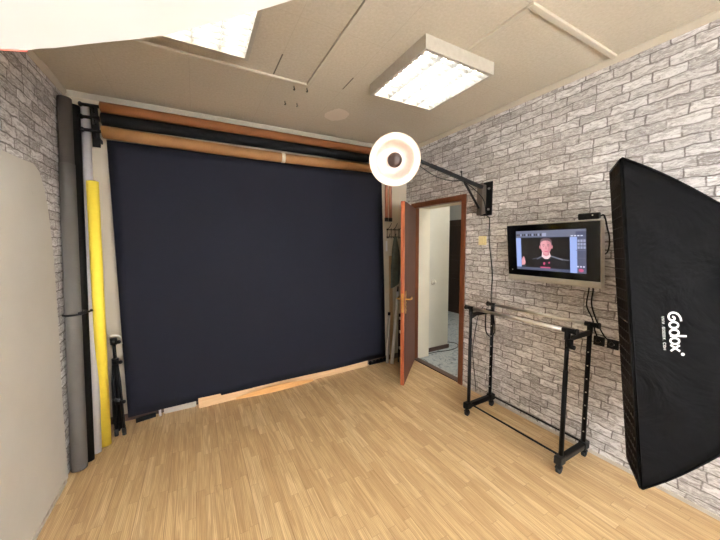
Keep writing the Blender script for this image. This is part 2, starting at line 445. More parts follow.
bm = BM(); box(bm, W+WT+.03, 3.985, 3.085, 3.0995, 0, .055); struct('baseboard_corridor', bm, M['brown'])
bm = BM(); box(bm, CX1-.05, CX1, 3.95, 4.90, 0, 2.0)
d2 = struct('door_2', bm, M['dark_wood'], label='dark wooden door at the far side of the corridor')
bm = BM()
for y0, y1 in ((4.03, 4.38), (4.47, 4.82)):
    for z0, z1 in ((.15, .75), (.85, 1.15), (1.25, 1.88)): box(bm, CX1-.062, CX1-.0505, y0, y1, z0, z1)
struct('door_panel', bm, M['dark_wood'], d2, bevel=.004)
bm = BM(); tube(bm, [(CX1-.05, 4.0, 1.0), (CX1-.1, 4.0, 1.0), (CX1-.1, 4.1, 1.0)], .01); struct('door_handle', bm, M['chrome'], d2)
# round white fitting on corridor wall
o = thing('thermostat', 'small round white knob on the white corridor wall', 'knob', (3.68, 3.0995, .98))
bm = BM(); lathe(bm, [(0, 0), (.040, 0), (.040, .012), (.034, .016), (0, .016)], (3.68, 3.0995, .98), (0, -1, 0), 24); obj('base', bm, M['white'], o)
bm = BM(); lathe(bm, [(0, .016), (.024, .016), (.022, .04), (0, .042)], (3.68, 3.0995, .98), (0, -1, 0), 24); obj('dial', bm, M['white'], o)
bm = BM(); tube(bm, smoothpts([(3.45, 3.02, .016), (3.55, 3.035, .006), (3.71, 3.03, .005), (3.92, 2.99, .005), (4.10, 3.03, .005), (4.20, 3.14, .005), (4.15, 3.25, .005), (4.03, 3.30, .005)]), .0045, 6)
tag(obj('floor_cable', bm, M['black'], loc=(3.7, 3.03, 0)), 'thin dark cable curling over the marbled corridor floor', 'cable')
bm = BM(); box(bm, 4.6, 5.1, 3.1, 3.3, H-.03, H-.001)  # unseen glowing panel added to brighten the corridor, then copied nearer the door
cl = obj('corridor_fill', bm, emis('corridor_fill_glow', (1, .96, .86), 17), loc=(4.85, 3.2, H)); tag(cl, 'unseen flat panel added to light the corridor', 'fill light')
cl2 = cl.copy(); C.objects.link(cl2); cl2.location = (3.95, 2.2, H); cl2['label'] = 'unseen flat panel added to light the corridor just outside the doorway'

# open door leaf
Hp = V((3.232, 2.968, 0)); dr = V((-.53, -.48, 0)).normalized(); nn = V((.48, -.53, 0)).normalized()
L = .742; th = .038
def leaf_pt(a, k, z): return Hp + dr*a + nn*k + V((0, 0, z))
def leaf_box(bm, a0, a1, k0, k1, z0, z1, mi=0):
    vs = [bm.verts.new(leaf_pt(a, k, z)) for z in (z0, z1) for a, k in ((a0,k0),(a1,k0),(a1,k1),(a0,k1))]
    for f in ((0,3,2,1),(4,5,6,7),(0,1,5,4),(1,2,6,5),(2,3,7,6),(3,0,4,7)):
        bm.faces.new([vs[i] for i in f]).material_index = mi
bm = BM(); leaf_box(bm, .0, L-.003, -th/2, th/2, .012, 1.945)
door = struct('door_1', bm, M['door_wood'], loc=(Hp.x, Hp.y, 0), label='glossy reddish brown door standing open beside the navy backdrop')
door['label'] = 'glossy reddish brown door standing open beside the navy backdrop'
bm = BM(); leaf_box(bm, L-.003, L+.002, -th/2-.0005, th/2+.0005, .012, 1.945); struct('door_edge', bm, M['edge_wood'], door, label='bright orange brown narrow edge')
for s, nm in ((1, 'outer'), (-1, 'inner')):
    k = s*th/2
    bm = BM(); leaf_box(bm, L-.085, L-.045, min(k, k+s*.004), max(k, k+s*.004), .80, .995)
    # scalloped plate ends
    for z in (.80, .995): tube(bm, [leaf_pt(L-.065, k, z), leaf_pt(L-.065, k+s*.004, z)], .020, 16)
    for z in (.785, .80, .84, .955, .995, 1.01): tube(bm, [leaf_pt(L-.065, k, z), leaf_pt(L-.065, k+s*.008, z)], .011, 12)
    for z in (.81, .85, .89, .93, .97):
        for da in (-.022, .022): tube(bm, [leaf_pt(L-.065+da, k, z), leaf_pt(L-.065+da, k+s*.007, z)], .009, 10)
    hp = obj('handle_plate', bm, M['brass'], door, bevel=.0015)
    bm = BM(); tube(bm, smoothpts([leaf_pt(L-.065, k+s*.003, .93), leaf_pt(L-.065, k+s*.045, .93), leaf_pt(L-.085, k+s*.056, .93), leaf_pt(L-.13, k+s*.055, .925), leaf_pt(L-.175, k+s*.05, .935)], 5), .009, 10)
    obj('handle_lever', bm, M['brass'], hp)
    bm = BM(); tube(bm, [leaf_pt(L-.065, k+s*.004, .85), leaf_pt(L-.065, k+s*.006, .85)], .007, 10); obj('keyhole', bm, M['black'], hp)
bm = BM(); leaf_box(bm, L+.002, L+.0035, -.011, .011, .80, 1.00); obj('lock_plate', bm, M['brass'], door)
for z in (.25, 1.70):
    bm = BM(); tube(bm, [leaf_pt(-.004, -.024, z), leaf_pt(-.004, -.024, z+.09)], .006, 10); obj('hinge', bm, M['brass'], door)

# ------------------------------------------------------------------ ceiling light fixtures
def fixture(x0, x1, y0, y1, label):
    zb, zt = 2.62, 2.6995; cx, cy = (x0+x1)/2, (y0+y1)/2
    o = thing('ceiling_light', label, 'ceiling light', (cx, cy, zt), 'louvred ceiling lights')
    bm = BM(); w = .022
    box(bm, x0, x1, y0, y0+w, zb, zt); box(bm, x0, x1, y1-w, y1, zb, zt); box(bm, x0, x0+w, y0+w, y1-w, zb, zt); box(bm, x1-w, x1, y0+w, y1-w, zb, zt)
    box(bm, x0+w, x1-w, y0+w, y1-w, zt-.006, zt)
    obj('housing', bm, M['lamp_white'], o)
    bm = BM()       # louvre: V-shaped long blades and cross blades
    for k in range(5):
        x = x0 + w + (x1-x0-2*w)*k/4
        a0, a1 = max(x-.012, x0+w+.0005), min(x+.012, x1-w-.0005)
        vs = [bm.verts.new(p) for p in ((a0, y0+w+.001, zb+.030), (a1, y0+w+.001, zb+.030), (x, y0+w+.001, zb+.002), (a0, y1-w-.001, zb+.030), (a1, y1-w-.001, zb+.030), (x, y1-w-.001, zb+.002))]
        for f in ((0,1,2),(3,5,4),(0,3,4,1),(1,4,5,2),(2,5,3,0)): bm.faces.new([vs[i] for i in f])
    for k in range(1, 11):
        y = y0 + w + (y1-y0-2*w)*k/11; box(bm, x0+w+.001, x1-w-.001, y-.0015, y+.0015, zb+.004, zb+.026)
    obj('louvre', bm, M['louvre'], o)
    for k in range(4):
        x = x0 + w + (x1-x0-2*w)*(k+.5)/4
        bm = BM(); tube(bm, [(x, y0+w+.02, zb+.052), (x, y1-w-.02, zb+.052)], .013, 10); obj('tube', bm, M['tube_light'], o)
    return o
fixture(2.022, 2.605, 1.385, 2.0, 'square louvred ceiling light nearer the brick wall, above the round reflector')
fixture(.575, 1.158, 1.385, 1.985, 'square louvred ceiling light partly hidden by the white lamp cloth')

# small hooks in the ceiling
for i, (x, y, wh) in enumerate(((1.531, 2.287, 'back left of four by the strip corner'), (1.626, 2.270, 'at the very corner of the raised strips'),
                                (1.533, 2.553, 'nearest the backdrop on the left'), (1.631, 2.541, 'nearest the backdrop on the right'))):
    bm = BM(); tube(bm, smoothpts([(x, y, H), (x, y, H-.012), (x+.006, y, H-.022), (x, y, H-.030), (x-.006, y, H-.024)], 4), .003, 6)
    tag(obj('ceiling_hook', bm, M['black'], loc=(x, y, H)), 'tiny dark ceiling hook, ' + wh, 'hook', 'tiny hooks in the ceiling')

# ------------------------------------------------------------------ backdrop system
RY = 3.03
XL, XR = .245, 2.965
def hanger(x, sgn, label):
    o = thing('roller_bracket', label, 'bracket', (x, D, 2.30), 'wall brackets of the backdrop rollers')
    bm = BM(); box(bm, x-.024, x+.024, 3.075, 3.085, 2.285, 2.60); box(bm, x+.014, x+.024, 3.085, D, 2.50, 2.53); box(bm, x+.014, x+.024, 3.085, D, 2.33, 2.36)
    obj('plate', bm, M['blackmetal'], o, bevel=.002)
    for z in (2.575, 2.487, 2.393):
        bm = BM(); tube(bm, smoothpts([(x, 3.08, z-.03), (x, 3.045, z-.035), (x, RY, z), (x, RY-.0, z)], 4), .010, 8)
        tube(bm, [(x-sgn*.060, RY, z), (x+sgn*.045, RY, z)], .012, 12); sphere(bm, (x-sgn*.066, RY, z), .018, .7, 1, 1)
        obj('hook_arm', bm, M['blackmetal'], o)
    return o
hanger(XL-.052, 1, 'black bracket with three hook arms holding the rollers at the left')
hanger(XR+.052, -1, 'black bracket with three hook arms at the right end of the rollers')
def roller(nm, z, r, m, label, sag=0, cap=None):
    o = thing(nm, label, 'roller', (XL, RY, z), 'background rollers under the ceiling')
    bm = BM(); n = 14
    tube(bm, [(XL+(XR-XL)*k/n, RY, z - sag*math.sin(PI*k/n)) for k in range(n+1)], r, 28); obj('core', bm, m, o)
    for x, s in ((XL, -1), (XR, 1)):
        bm = BM(); tube(bm, [(x, RY, z), (x+s*.004, RY, z)], r*.8, 20); obj('end_cap', bm, M['card'], o)
    return o
roller('background_roller', 2.575, .040, M['orange_tube'], 'topmost orange brown roller right under the ceiling')
roller('background_roller', 2.487, .046, M['blackpaper'], 'black paper roller between the two brown ones')
tr = roller('background_roller', 2.393, .047, M['tan_tube'], 'lowest tan roller above the navy backdrop, with a strip of cream tape', sag=.02)
bm = BM(); tube(bm, [(1.61, RY, 2.374), (1.645, RY, 2.374)], .0485, 28); obj('tape_strip', bm, M['tape'], tr)
# navy paper sheet
bm = BM(); NX, NZ = 40, 30; g = []
for i in range(NX+1):
    col_ = []
    for k in range(NZ+1):
        s = k/NZ; z = 2.35*(1-s) + .068*s + .022*(i/NX)*s
        xl = .255 - .004*s; xr = 2.825 + .045*s
        x = xl + (xr-xl)*i/NX
        y = RY + .052 + .010*math.sin(i*.37)*s*.5 + .006*math.sin(s*5+i*.2) - .012*s
        col_.append(bm.verts.new((x, y, z)))
    g.append(col_)
for i in range(NX):
    for k in range(NZ):
        bm.faces.new((g[i][k], g[i+1][k], g[i+1][k+1], g[i][k+1])).smooth = True
o = obj('paper_backdrop', bm, M['navy'], loc=(1.55, RY, .1), fix=False)
sm = o.modifiers.new('thick', 'SOLIDIFY'); sm.thickness = .0015
tag(o, 'wide dark navy paper backdrop hanging down almost to the floor', 'backdrop')
# plank along the foot of the backdrop
def tilted_board(nm, p0, p1, h, t, m, label, cat, bow=0, n=16, z0=0.0, par=None):
    bm = BM(); p0, p1 = V(p0), V(p1); d = (p1-p0); s = V((d.y, -d.x, 0)).normalized(); rings = []
    for k in range(n+1):
        f = k/n; p = p0 + d*f + s*bow*math.sin(PI*f); hh = h[0] + (h[1]-h[0])*f if isinstance(h, tuple) else h
        rings.append([bm.verts.new(p + s*a + V((0, 0, z0+b))) for a, b in ((0, 0), (t, 0), (t*.9, hh), (-t*.1, hh))])
    for a, b in zip(rings, rings[1:]):
        for q in range(4): bm.faces.new((a[q], a[(q+1) % 4], b[(q+1) % 4], b[q]))
    bm.faces.new(rings[0]); bm.faces.new(rings[-1][::-1])
    return obj(nm, bm, m, par, loc=None if par else tuple(p0))
pk = tilted_board('plank', (.775, 3.075, 0), (2.63, 3.125, 0), (.095, .075), .012, M['plank'], '', '')
tag(pk, 'long pale plank on edge along the foot of the navy backdrop', 'plank')
bm = BM(); n = 20; r0 = []
for k in range(n+1):
    f = k/n; x = 1.10+.80*f; y = 3.068 - .035*math.sin(PI*f); hh = .016 + .05*math.sin(PI*f)
    r0.append([bm.verts.new((x, y+a, b)) for a, b in ((-.006, 0), (0, 0), (.004, hh), (-.002, hh))])
for a, b in zip(r0, r0[1:]):
    for q in range(4): bm.faces.new((a[q], a[(q+1) % 4], b[(q+1) % 4], b[q])).smooth = False
bm.faces.new(r0[0]); bm.faces.new(r0[-1][::-1])
tag(obj('bent_slat', bm, M['plank_orange'], loc=(1.5, 3.03, 0)), 'short bowed orange wood slat lying against the pale plank', 'slat')
bm = BM(); box(bm, .50, .755, 3.118, 3.124, 0.0, .16); tag(obj('plastic_panel', bm, M['clear'], loc=(.63, 3.12, 0)), 'greyish panel under the backdrop, left of the pale plank', 'panel')
bm = BM(); tube(bm, [(.472, 3.10, .0), (.472, 3.10, .32)], .0095, 14); tag(obj('white_pipe', bm, M['white_roll'], loc=(.472, 3.10, 0)), 'short white upright pipe just left of the greyish panel', 'pipe')
bm = BM(); tube(bm, [(.30, 3.07, .022), (.44, 3.10, .022)], .02, 12); tag(obj('black_bundle', bm, M['bag'], loc=(.37, 3.08, 0)), 'black bundle on the floor under the left end of the backdrop', 'bundle')
bm = BM()
for k in range(5): x = 2.68+.052*k; sphere(bm, (x, 3.12, .028), .026, 1, .8, 1, 10)
tube(bm, [(2.66, 3.12, .02), (2.92, 3.12, .02)], .018, 10)
tag(obj('dark_cloth_roll', bm, M['bag'], loc=(2.8, 3.12, 0)), 'lumpy dark cloth on the floor between plank and door', 'cloth')

# ------------------------------------------------------------------ rolls standing in the left corner
def paper_roll(b0, t0, r, m, label, extra=None):
    b0, t0 = V(b0), V(t0); ax = (t0-b0).normalized()
    lift = r*math.sqrt(max(0, 1-ax.z**2)); b0 = b0 + V((0, 0, lift))
    o = thing('paper_roll', label, 'paper roll', tuple(b0), 'paper and vinyl rolls leaning in the left corner')
    Ln = (t0-b0).length
    bm = BM(); lathe(bm, [(r-.0045, .003), (r, 0), (r, Ln), (r-.006, Ln), (r*.62, Ln-.001), (r*.62, .002), (r-.0045, .003)], b0, ax, 36); obj('sheet', bm, m, o)
    bm = BM(); lathe(bm, [(r*.6, -.0), (r*.6, Ln+.006), (r*.5, Ln+.006), (r*.5, 0), (r*.6, 0)], b0, ax, 28); obj('cardboard_core', bm, M['card'], o)
    if extra:
        bm = BM(); lathe(bm, [(r+.0005, .004), (r+.004, .004), (r+.004, extra), (r+.0005, extra)], b0, ax, 36); obj('outer_wrap', bm, M['grey_roll2'], o)
    return o
paper_roll((.054, 2.60, 0), (.052, 2.99, 2.58), .040, M['grey_roll'], 'thick grey roll leaning against the cream panel, leftmost of the rolls', 2.12)
paper_roll((.082, 2.677, 0), (.078, 3.085, 2.57), .034, M['black_roll'], 'tall black roll wedged between the grey and the white one')
paper_roll((.108, 2.76, 0), (.137, 3.118, 2.60), .030, M['white_roll'], 'tall slim white roll between the black and the yellow one')
paper_roll((.142, 2.845, 0), (.190, 2.888, 1.99), .036, M['yellow_roll'], 'bright yellow roll leaning beside the backdrop, shorter than the others')
# clamp around grey and black rolls
o = thing('spring_clamp', 'black clamp strap around the grey and black rolls', 'clamp', (.10, 2.78, 1.03))
bm = BM(); pts = []
cg, cb = V((.0562, 2.759, 1.05)), V((.087, 2.846, 1.05))
ax = (cb-cg).normalized(); px = V((-ax.y, ax.x, 0))
for k in range(13): a = PI/2 + PI*k/12; pts.append(cg + ax*math.cos(a)*.0555 + px*math.sin(a)*.0555)
for k in range(13): a = -PI/2 + PI*k/12; pts.append(cb + ax*math.cos(a)*.047 + px*math.sin(a)*.047)
pts = [p for p in pts if p.x > .006]
tube(bm, pts, .007, 8); obj('strap', bm, M['blackmetal'], o)
bm = BM(); q = V((.118, 2.745, 1.055)); obox(bm, q+V((-.02,-.035,.0)), q+V((0,.04,.004)), .018, .022); sphere(bm, q+V((-.002,-.01,.014)), .012); obj('buckle', bm, M['blackmetal'], o, bevel=.003)
# folded stand behind the yellow roll
o = thing('folded_light_stand', 'folded black light stand propped between the yellow roll and the backdrop', 'light stand', (.26, 2.93, 0))
cb_, ct_ = V((.225, 2.93, .02)), V((.205, 3.03, .75))
ad_ = (ct_-cb_)
bm = BM(); tube(bm, [cb_+ad_*.05, ct_], [.016, .012], 12); obj('column', bm, M['blackmetal'], o)
for k, (dx, dy) in enumerate(((-.03, .0), (.022, -.012), (.012, .028))):
    bm = BM(); tube(bm, [cb_+V((dx, dy, 0)), cb_+ad_*.55+V((dx*.9, dy*.9, 0)), cb_+ad_*.78+V((dx*.4, dy*.4, 0))], .010, 10)
    lg = obj('leg', bm, M['blackmetal'], o)
    bm = BM(); tube(bm, [cb_+V((dx, dy, -.015)), cb_+V((dx, dy, .04))], .014, 10); obj('rubber_foot', bm, M['rubber'], lg)
for f in (.35, .78, 1.0):
    bm = BM(); p = cb_+ad_*f; tube(bm, [p-V((0,0,.025)), p+V((0,0,.025))], .024, 12); tube(bm, [p, p+V((.035, -.035, 0))], .008, 8); sphere(bm, p+V((.04, -.04, 0)), .015); obj('collar', bm, M['black'], o)
bm = BM(); tube(bm, smoothpts([ct_+V((-.03, 0, .0)), ct_+V((-.02, -.02, .05)), ct_+V((.04, -.01, .04)), ct_+V((.05, 0, -.03))], 5), .007, 8); obj('carry_loop', bm, M['chrome'], o)

o = thing('folded_umbrella', 'black folded umbrella leaning behind the light stand', 'umbrella', (.195, 2.985, 0))
bm = BM(); lathe(bm, [(0, .0), (.016, .01), (.030, .10), (.027, .30), (.016, .50), (.008, .56)], (.195, 2.985, .006), (-.01, .10, .56), 14); obj('canopy', bm, M['bag'], o)
bm = BM(); tube(bm, [(.185, 3.085, .56), (.180, 3.105, .68)], .006, 8); obj('shaft', bm, M['chrome'], o)

# ------------------------------------------------------------------ behind the door: tubes, coat hooks, poles
for x, lb in ((2.915, 'left'), (2.975, 'right')):
    o = thing('hanging_tube', 'copper brown hanging tube with black end, %s of the pair under the rollers' % lb, 'tube', (x, 3.115, 1.80), 'pair of copper brown tubes')
    bm = BM(); tube(bm, [(x, 3.115, 1.83), (x, 3.115, 2.62)], .020, 16); obj('shaft', bm, M['copper'], o)
    bm = BM(); tube(bm, [(x, 3.115, 1.79), (x, 3.115, 1.835)], .024, 16); obj('end_cap', bm, M['black'], o)
o = thing('coat_hook_rack', 'small black wire coat hook rack on the beige wall beside the door', 'hook rack', (3.02, D, 1.65))
bm = BM()
for z in (1.60, 1.69): tube(bm, [(2.93, 3.135, z), (3.13, 3.135, z)], .005, 8)
for x in (2.94, 3.0, 3.06, 3.12): tube(bm, [(x, 3.135, 1.58), (x, 3.135, 1.71)], .004, 8)
for x in (2.96, 3.10): tube(bm, [(x, D, 1.69), (x, 3.135, 1.69)], .006, 8)
obj('frame', bm, M['blackmetal'], o)
for x in (2.94, 3.03, 3.12):
    bm = BM(); tube(bm, smoothpts([(x, 3.135, 1.60), (x, 3.10, 1.585), (x, 3.085, 1.615), (x+.005, 3.08, 1.64)], 4), .004, 8); obj('hook', bm, M['blackmetal'], o)
    bm = BM(); tube(bm, smoothpts([(x, 3.135, 1.69), (x+.02, 3.11, 1.72), (x+.035, 3.09, 1.77)], 4), .004, 8); obj('hook', bm, M['blackmetal'], o)
bm = BM(); rings = []
for k in range(13):
    f = k/12; z = 1.60 - f*.62; w = .018 + .055*math.sin(min(1, f*1.15)*PI*.62) - .035*max(0, f-.6)
    cx = 3.035 - .010*f; pts = []
    for j in range(12):
        a = 2*PI*j/12; rr = 1+.22*math.sin(3*a+f*4)
        pts.append(bm.verts.new((cx + w*rr*math.cos(a), 3.088 + .018*rr*math.sin(a)*(.6+f*.3), z + (.03*math.cos(a) if k == 12 else 0))))
    rings.append(pts)
for a, b in zip(rings, rings[1:]):
    for j in range(12): bm.faces.new((a[j], a[(j+1) % 12], b[(j+1) % 12], b[j])).smooth = True
bm.faces.new(rings[0]); bm.faces.new(rings[-1][::-1])
tag(obj('hanging_cloth', bm, M['garment'], loc=(3.03, 3.108, 1.6)), 'grey green cloth hanging from the coat hooks', 'cloth')
bm = BM(); box(bm, 2.905, 2.93, 3.112, 3.116, 1.42, 1.55)
tube(bm, [(2.917, 3.114, 1.55), (2.94, 3.10, 1.585)], .0015, 6)
tag(obj('paper_tag', bm, M['white_roll'], loc=(2.92, 3.114, 1.5)), 'small white tag hanging at the left end of the coat hooks', 'tag')
bm = BM(); obox(bm, (2.985, 3.10, .006), (3.0, 3.148, 1.36), .045, .010, up=(0, 1, 0)); tag(obj('wooden_slat', bm, M['slat'], loc=(2.985, 3.10, 0)), 'tall tan wooden slat leaning behind the silver pole', 'slat')
o = thing('leaning_pole', 'long whitish pole leaning in the gap beside the open door', 'pole', (2.918, 2.995, 0))
bm = BM(); tube(bm, [(2.918, 2.995, .012), (3.078, 3.10, .90)], [.022, .015], 14); obj('shaft', bm, M['white_roll'], o)
bm = BM(); tube(bm, [(3.078, 3.10, .90), (3.09, 3.108, .965)], [.012, .008], 10); obj('tip', bm, M['black'], o)
o = thing('silver_tube', 'shorter silver grey tube leaning left of the whitish pole', 'tube', (2.878, 3.045, 0))
bm = BM(); tube(bm, [(2.878, 3.045, .010), (2.955, 3.115, .60)], .017, 14); obj('shaft', bm, M['silver'], o)
bm = BM(); tube(bm, [(2.955, 3.115, .60), (2.960, 3.12, .64)], .0175, 14); obj('end_cap', bm, M['black'], o)
o = thing('folded_tripod', 'black folded tripod standing between whitish pole and door', 'tripod', (3.04, 2.99, 0))
bm = BM(); tube(bm, [(3.045, 2.985, .1), (3.12, 3.07, .80)], .014, 10); obj('column', bm, M['blackmetal'], o)
for dx, dy in ((-.018, .012), (.022, .010), (0, -.025)):
    bm = BM(); tube(bm, [(3.035+dx, 2.98+dy, .012), (3.10+dx, 3.05+dy, .62)], .012, 8); obj('leg', bm, M['blackmetal'], o)
for z in (.18, .38, .55):
    bm = BM(); f = z/.8; tube(bm, [(3.035+.08*f, 2.975+.09*f, z), (3.035+.08*f, 2.975+.09*f, z+.03)], .028, 12); obj('clip', bm, M['silver'], o)

# ------------------------------------------------------------------ round reflector lamp on wall boom
DC = V((2.283, 2.051, 2.197)); AX = V((-.5604, -.7869, -.2583)).normalized()      # opening looks back to the room
o = thing('beauty_dish_lamp', 'round silver reflector lamp glowing on the wall boom', 'studio lamp', tuple(DC))
bm = BM(); R0 = .202
prof = []
for k in range(15):
    f = k/14; prof.append((.060 + (R0-.060)*math.sin(f*PI/2)**.9 if k else .060, -.115 + .115*(1-math.cos(f*PI/2))))
out = [(r_+.003, t_-.003) for r_, t_ in prof[::-1]]
full = prof + [(R0+.006, .002), (R0+.006, -.006)] + out[1:]
full.append(prof[0])
lathe(bm, full, DC, AX, 64, mis=[0]*14 + [1]*(len(full)-15))
obj('reflector', bm, [M['reflector_in'], M['white']], o, fix=True)
bm = BM(); lathe(bm, [(0, -.122), (.058, -.122), (.058, -.28), (.045, -.30), (0, -.30)], DC, AX, 28); hd = obj('lamp_head', bm, M['black'], o)
bm = BM(); lathe(bm, [(.030, -.110), (.042, -.098), (.042, -.078), (.030, -.070), (.022, -.078), (.022, -.098), (.030, -.110)], DC, AX, 28); obj('bulb', bm, M['bulb'], o)
bm = BM(); lathe(bm, [(0, -.058), (.050, -.058), (.061, -.052), (.058, -.038), (.034, -.030), (0, -.028)], DC, AX, 32)
obj('deflector', bm, simple('brown_deflector', (.05, .028, .022), .35, .3), o)
s_, u_ = basis(AX)
for k in range(3):
    bm = BM(); a = 2*PI*k/3 + .4; d_ = s_*math.cos(a)+u_*math.sin(a); tube(bm, [DC+AX*-.055+d_*.045, DC+AX*-.112+d_*.058], .0022, 6); obj('deflector_rod', bm, M['chrome'], o)
bp = DC - AX*.21 + V((0,0,-.062))
o = thing('wall_boom_arm', 'black boom arm with strut reaching from the wall plate to the round lamp', 'boom arm', (3.25, 1.93, 1.79))
HG = V((3.185, 1.925, 2.03)); AE = V((2.485, 2.150, 2.285))
bm = BM(); box(bm, 3.243, W, 1.865, 1.990, 1.775, 2.085); obj('wall_plate', bm, M['blackmetal'], o, bevel=.004)
bm = BM(); box(bm, 3.196, 3.243, 1.925, 1.965, 1.79, 2.06); box(bm, 3.172, 3.196, 1.915, 1.975, 1.775, 2.07); obj('hinge_bracket', bm, M['bronze'], o, bevel=.004, label='taupe metal hinge bracket')
for z in (1.83, 2.02):
    bm = BM(); tube(bm, [(3.243, 1.895, z), (3.234, 1.895, z)], .010, 12); obj('bolt', bm, M['chrome'], o)
d_ = (AE-HG).normalized()
bm = BM(); obox(bm, HG, HG+d_*.55, .030, .030); obj('arm', bm, M['blackmetal'], o, bevel=.003)
bm = BM(); obox(bm, HG+d_*.50, AE, .022, .022); tube(bm, [AE+V((0,0,.015)), AE-V((0,0,.05))], .012, 10)
obox(bm, AE-V((0,0,.02)), DC-AX*.24+V((0,0,-.03)), .03, .03); obj('extension_arm', bm, M['blackmetal'], o)
bm = BM(); tube(bm, [(3.165, 1.94, 1.84), HG+d_*.20-V((0,0,.014))], .011, 10); obj('strut', bm, M['blackmetal'], o)
bm = BM(); tube(bm, [HG+d_*.22+V((0,0,.014)), HG+d_*.22+V((-.01,0,.055))], .005, 8); sphere(bm, HG+d_*.22+V((-.01,0,.06)), .011); obj('knob', bm, M['black'], o)
bm = BM(); tube(bm, smoothpts([DC-AX*.30+V((0,0,-.03)), AE+V((.02,-.02,-.05)), HG+d_*.52+V((0,-.02,-.085)), HG+d_*.36+V((0,-.02,-.07)), HG+d_*.22+V((0,-.02,-.03)), V((3.145, 1.89, 1.93)), V((3.20, 1.885, 1.78)), V((3.249, 1.887, 1.74)), V((3.251, 1.889, 1.59)), V((3.250, 1.873, 1.45)), V((3.251, 1.840, 1.217)), V((3.251, 1.845, .978)), V((3.251, 1.795, .72)), V((3.250, 1.83, .63)), V((3.250, 1.89, .66)), V((3.250, 1.90, .80)), V((3.25, 1.885, .90))], 6), .0045, 6)
tag(obj('lamp_cable', bm, M['black'], loc=(3.25, 1.88, 1.7)), 'black lamp cable hanging down the brick wall beside the TV', 'cable')
bm = BM(); tube(bm, smoothpts([V((3.251, 1.93, .90)), V((3.251, 1.985, .80)), V((3.251, 2.02, .62)), V((3.251, 2.045, .43)), V((3.251, 2.03, .30)), V((3.251, 2.0, .1)), V((3.24, 1.98, .02))], 6), .0035, 6)
tag(obj('thin_cable', bm, M['black'], loc=(3.25, 2.0, .5)), 'thin dark cable running down the brick wall near the doorway', 'cable')

# switch and sockets
o = thing('light_switch', 'yellowed ivory light switch on the brick wall under the boom plate', 'switch', (W, 1.96, 1.54))
bm = BM(); box(bm, W-.012, W, 1.918, 2.004, 1.497, 1.583); obj('plate', bm, M['ivory'], o, bevel=.003)
bm = BM(); box(bm, W-.018, W-.012, 1.938, 1.984, 1.512, 1.568); obj('rocker', bm, M['ivory'], o, bevel=.002)
for y, lb in ((.972, 'left one, nearer the clothes rack'), (.893, 'right one, nearer the big softbox')):
    o = thing('wall_socket', 'small black wall socket on the brick wall, ' + lb, 'socket', (W, y, .83), 'pair of black wall sockets')
    bm = BM(); box(bm, W-.014, W, y-.032, y+.032, .80, .864); obj('plate', bm, M['black'], o, bevel=.003)
    bm = BM(); lathe(bm, [(.022, 0), (.022, .006), (.017, .006), (.017, 0)], (W-.014, y, .832), (-1, 0, 0), 20); obj('socket_ring', bm, M['blackmetal'], o)
    for s in (-.009, .009):
        bm = BM(); tube(bm, [(W-.014, y+s, .832), (W-.0155, y+s, .832)], .003, 8); obj('pin_hole', bm, M['tape'], o)

# ------------------------------------------------------------------ TV on the wall
tl, tr_, br_, bl = V((3.115, 1.612, 1.655)), V((3.115, .952, 1.660)), V((3.155, .950, 1.262)), V((3.155, 1.607, 1.262))
eu = V((0, -1, 0)); ev = (tl-bl).normalized(); en = eu.cross(ev).normalized()
if en.x > 0: en = -en
ctr = (tl+tr_+br_+bl)/4; TW, THt = .660, .396
def tvp(u, v, k=0): return ctr + eu*u + ev*v + en*k       # u right, v up, k out of the screen
def tvbox(bm, u0, u1, v0, v1, k0, k1, mi=0):
    vs = [bm.verts.new(tvp(u, v, k)) for k in (k0, k1) for u, v in ((u0,v0),(u1,v0),(u1,v1),(u0,v1))]
    for f in ((0,3,2,1),(4,5,6,7),(0,1,5,4),(1,2,6,5),(2,3,7,6),(3,0,4,7)): bm.faces.new([vs[i] for i in f]).material_index = mi
o = thing('television', 'flat TV with silver rim on the brick wall showing a portrait photo', 'television', tuple(tvp(0, -.2, -.05)))
bm = BM(); tvbox(bm, -.336, .336, -.254, .206, -.050, -.004); obj('casing', bm, M['silver'], o, bevel=.005)
bm = BM(); tvbox(bm, -.330, .330, -.207, .198, -.0035, .000); bz = obj('bezel', bm, M['glass_black'], o, bevel=.0015)
bm = BM(); tvbox(bm, -.332, .332, -.250, -.210, -.004, .004); obj('speaker_bar', bm, M['silver'], o, bevel=.004)
bm = BM(); tvbox(bm, -.12, .12, -.14, .10, -.075, -.050); tvbox(bm, -.03, .03, -.10, .04, -.100, -.075)
obj('rear_housing', bm, M['black'], o)
# screen picture as flat coloured areas of the lit display
cols = dict(bg=(.075, .085, .15), pale=(.33, .43, .80), black=(.004, .004, .006), skin=(.78, .36, .40), skin2=(.60, .24, .28), hair=(.14, .09, .11),
            shirt=(.010, .010, .014), grey=(.16, .17, .24), white=(.75, .78, .95), red=(.65, .10, .22), lite=(.35, .38, .55), neck=(.88, .62, .66))
keys = list(cols); smat = []
for k in keys: smat.append(emis('screen_'+k, cols[k], .48))
for m_ in smat: m_.node_tree.nodes['Principled BSDF'].inputs['Base Color'].default_value = (.01, .01, .01, 1)
bm = BM(); S = .50/445; ox, oy = -.265+.015, .150
layer = [0.0006]
PX = [0]
def poly(pts, key):
    pts = [(x+PX[0], y) for x, y in pts]
    layer[0] += .00004
    vs = [bm.verts.new(tvp(ox + x*S, oy - y*S*1.045, layer[0])) for x, y in pts]
    f = bm.faces.new(vs); f.material_index = keys.index(key)
    f.normal_update()
    if f.normal.dot(en) < 0: f.normal_flip()
def rect(x0, y0, x1, y1, key): poly([(x0,y0),(x1,y0),(x1,y1),(x0,y1)], key)
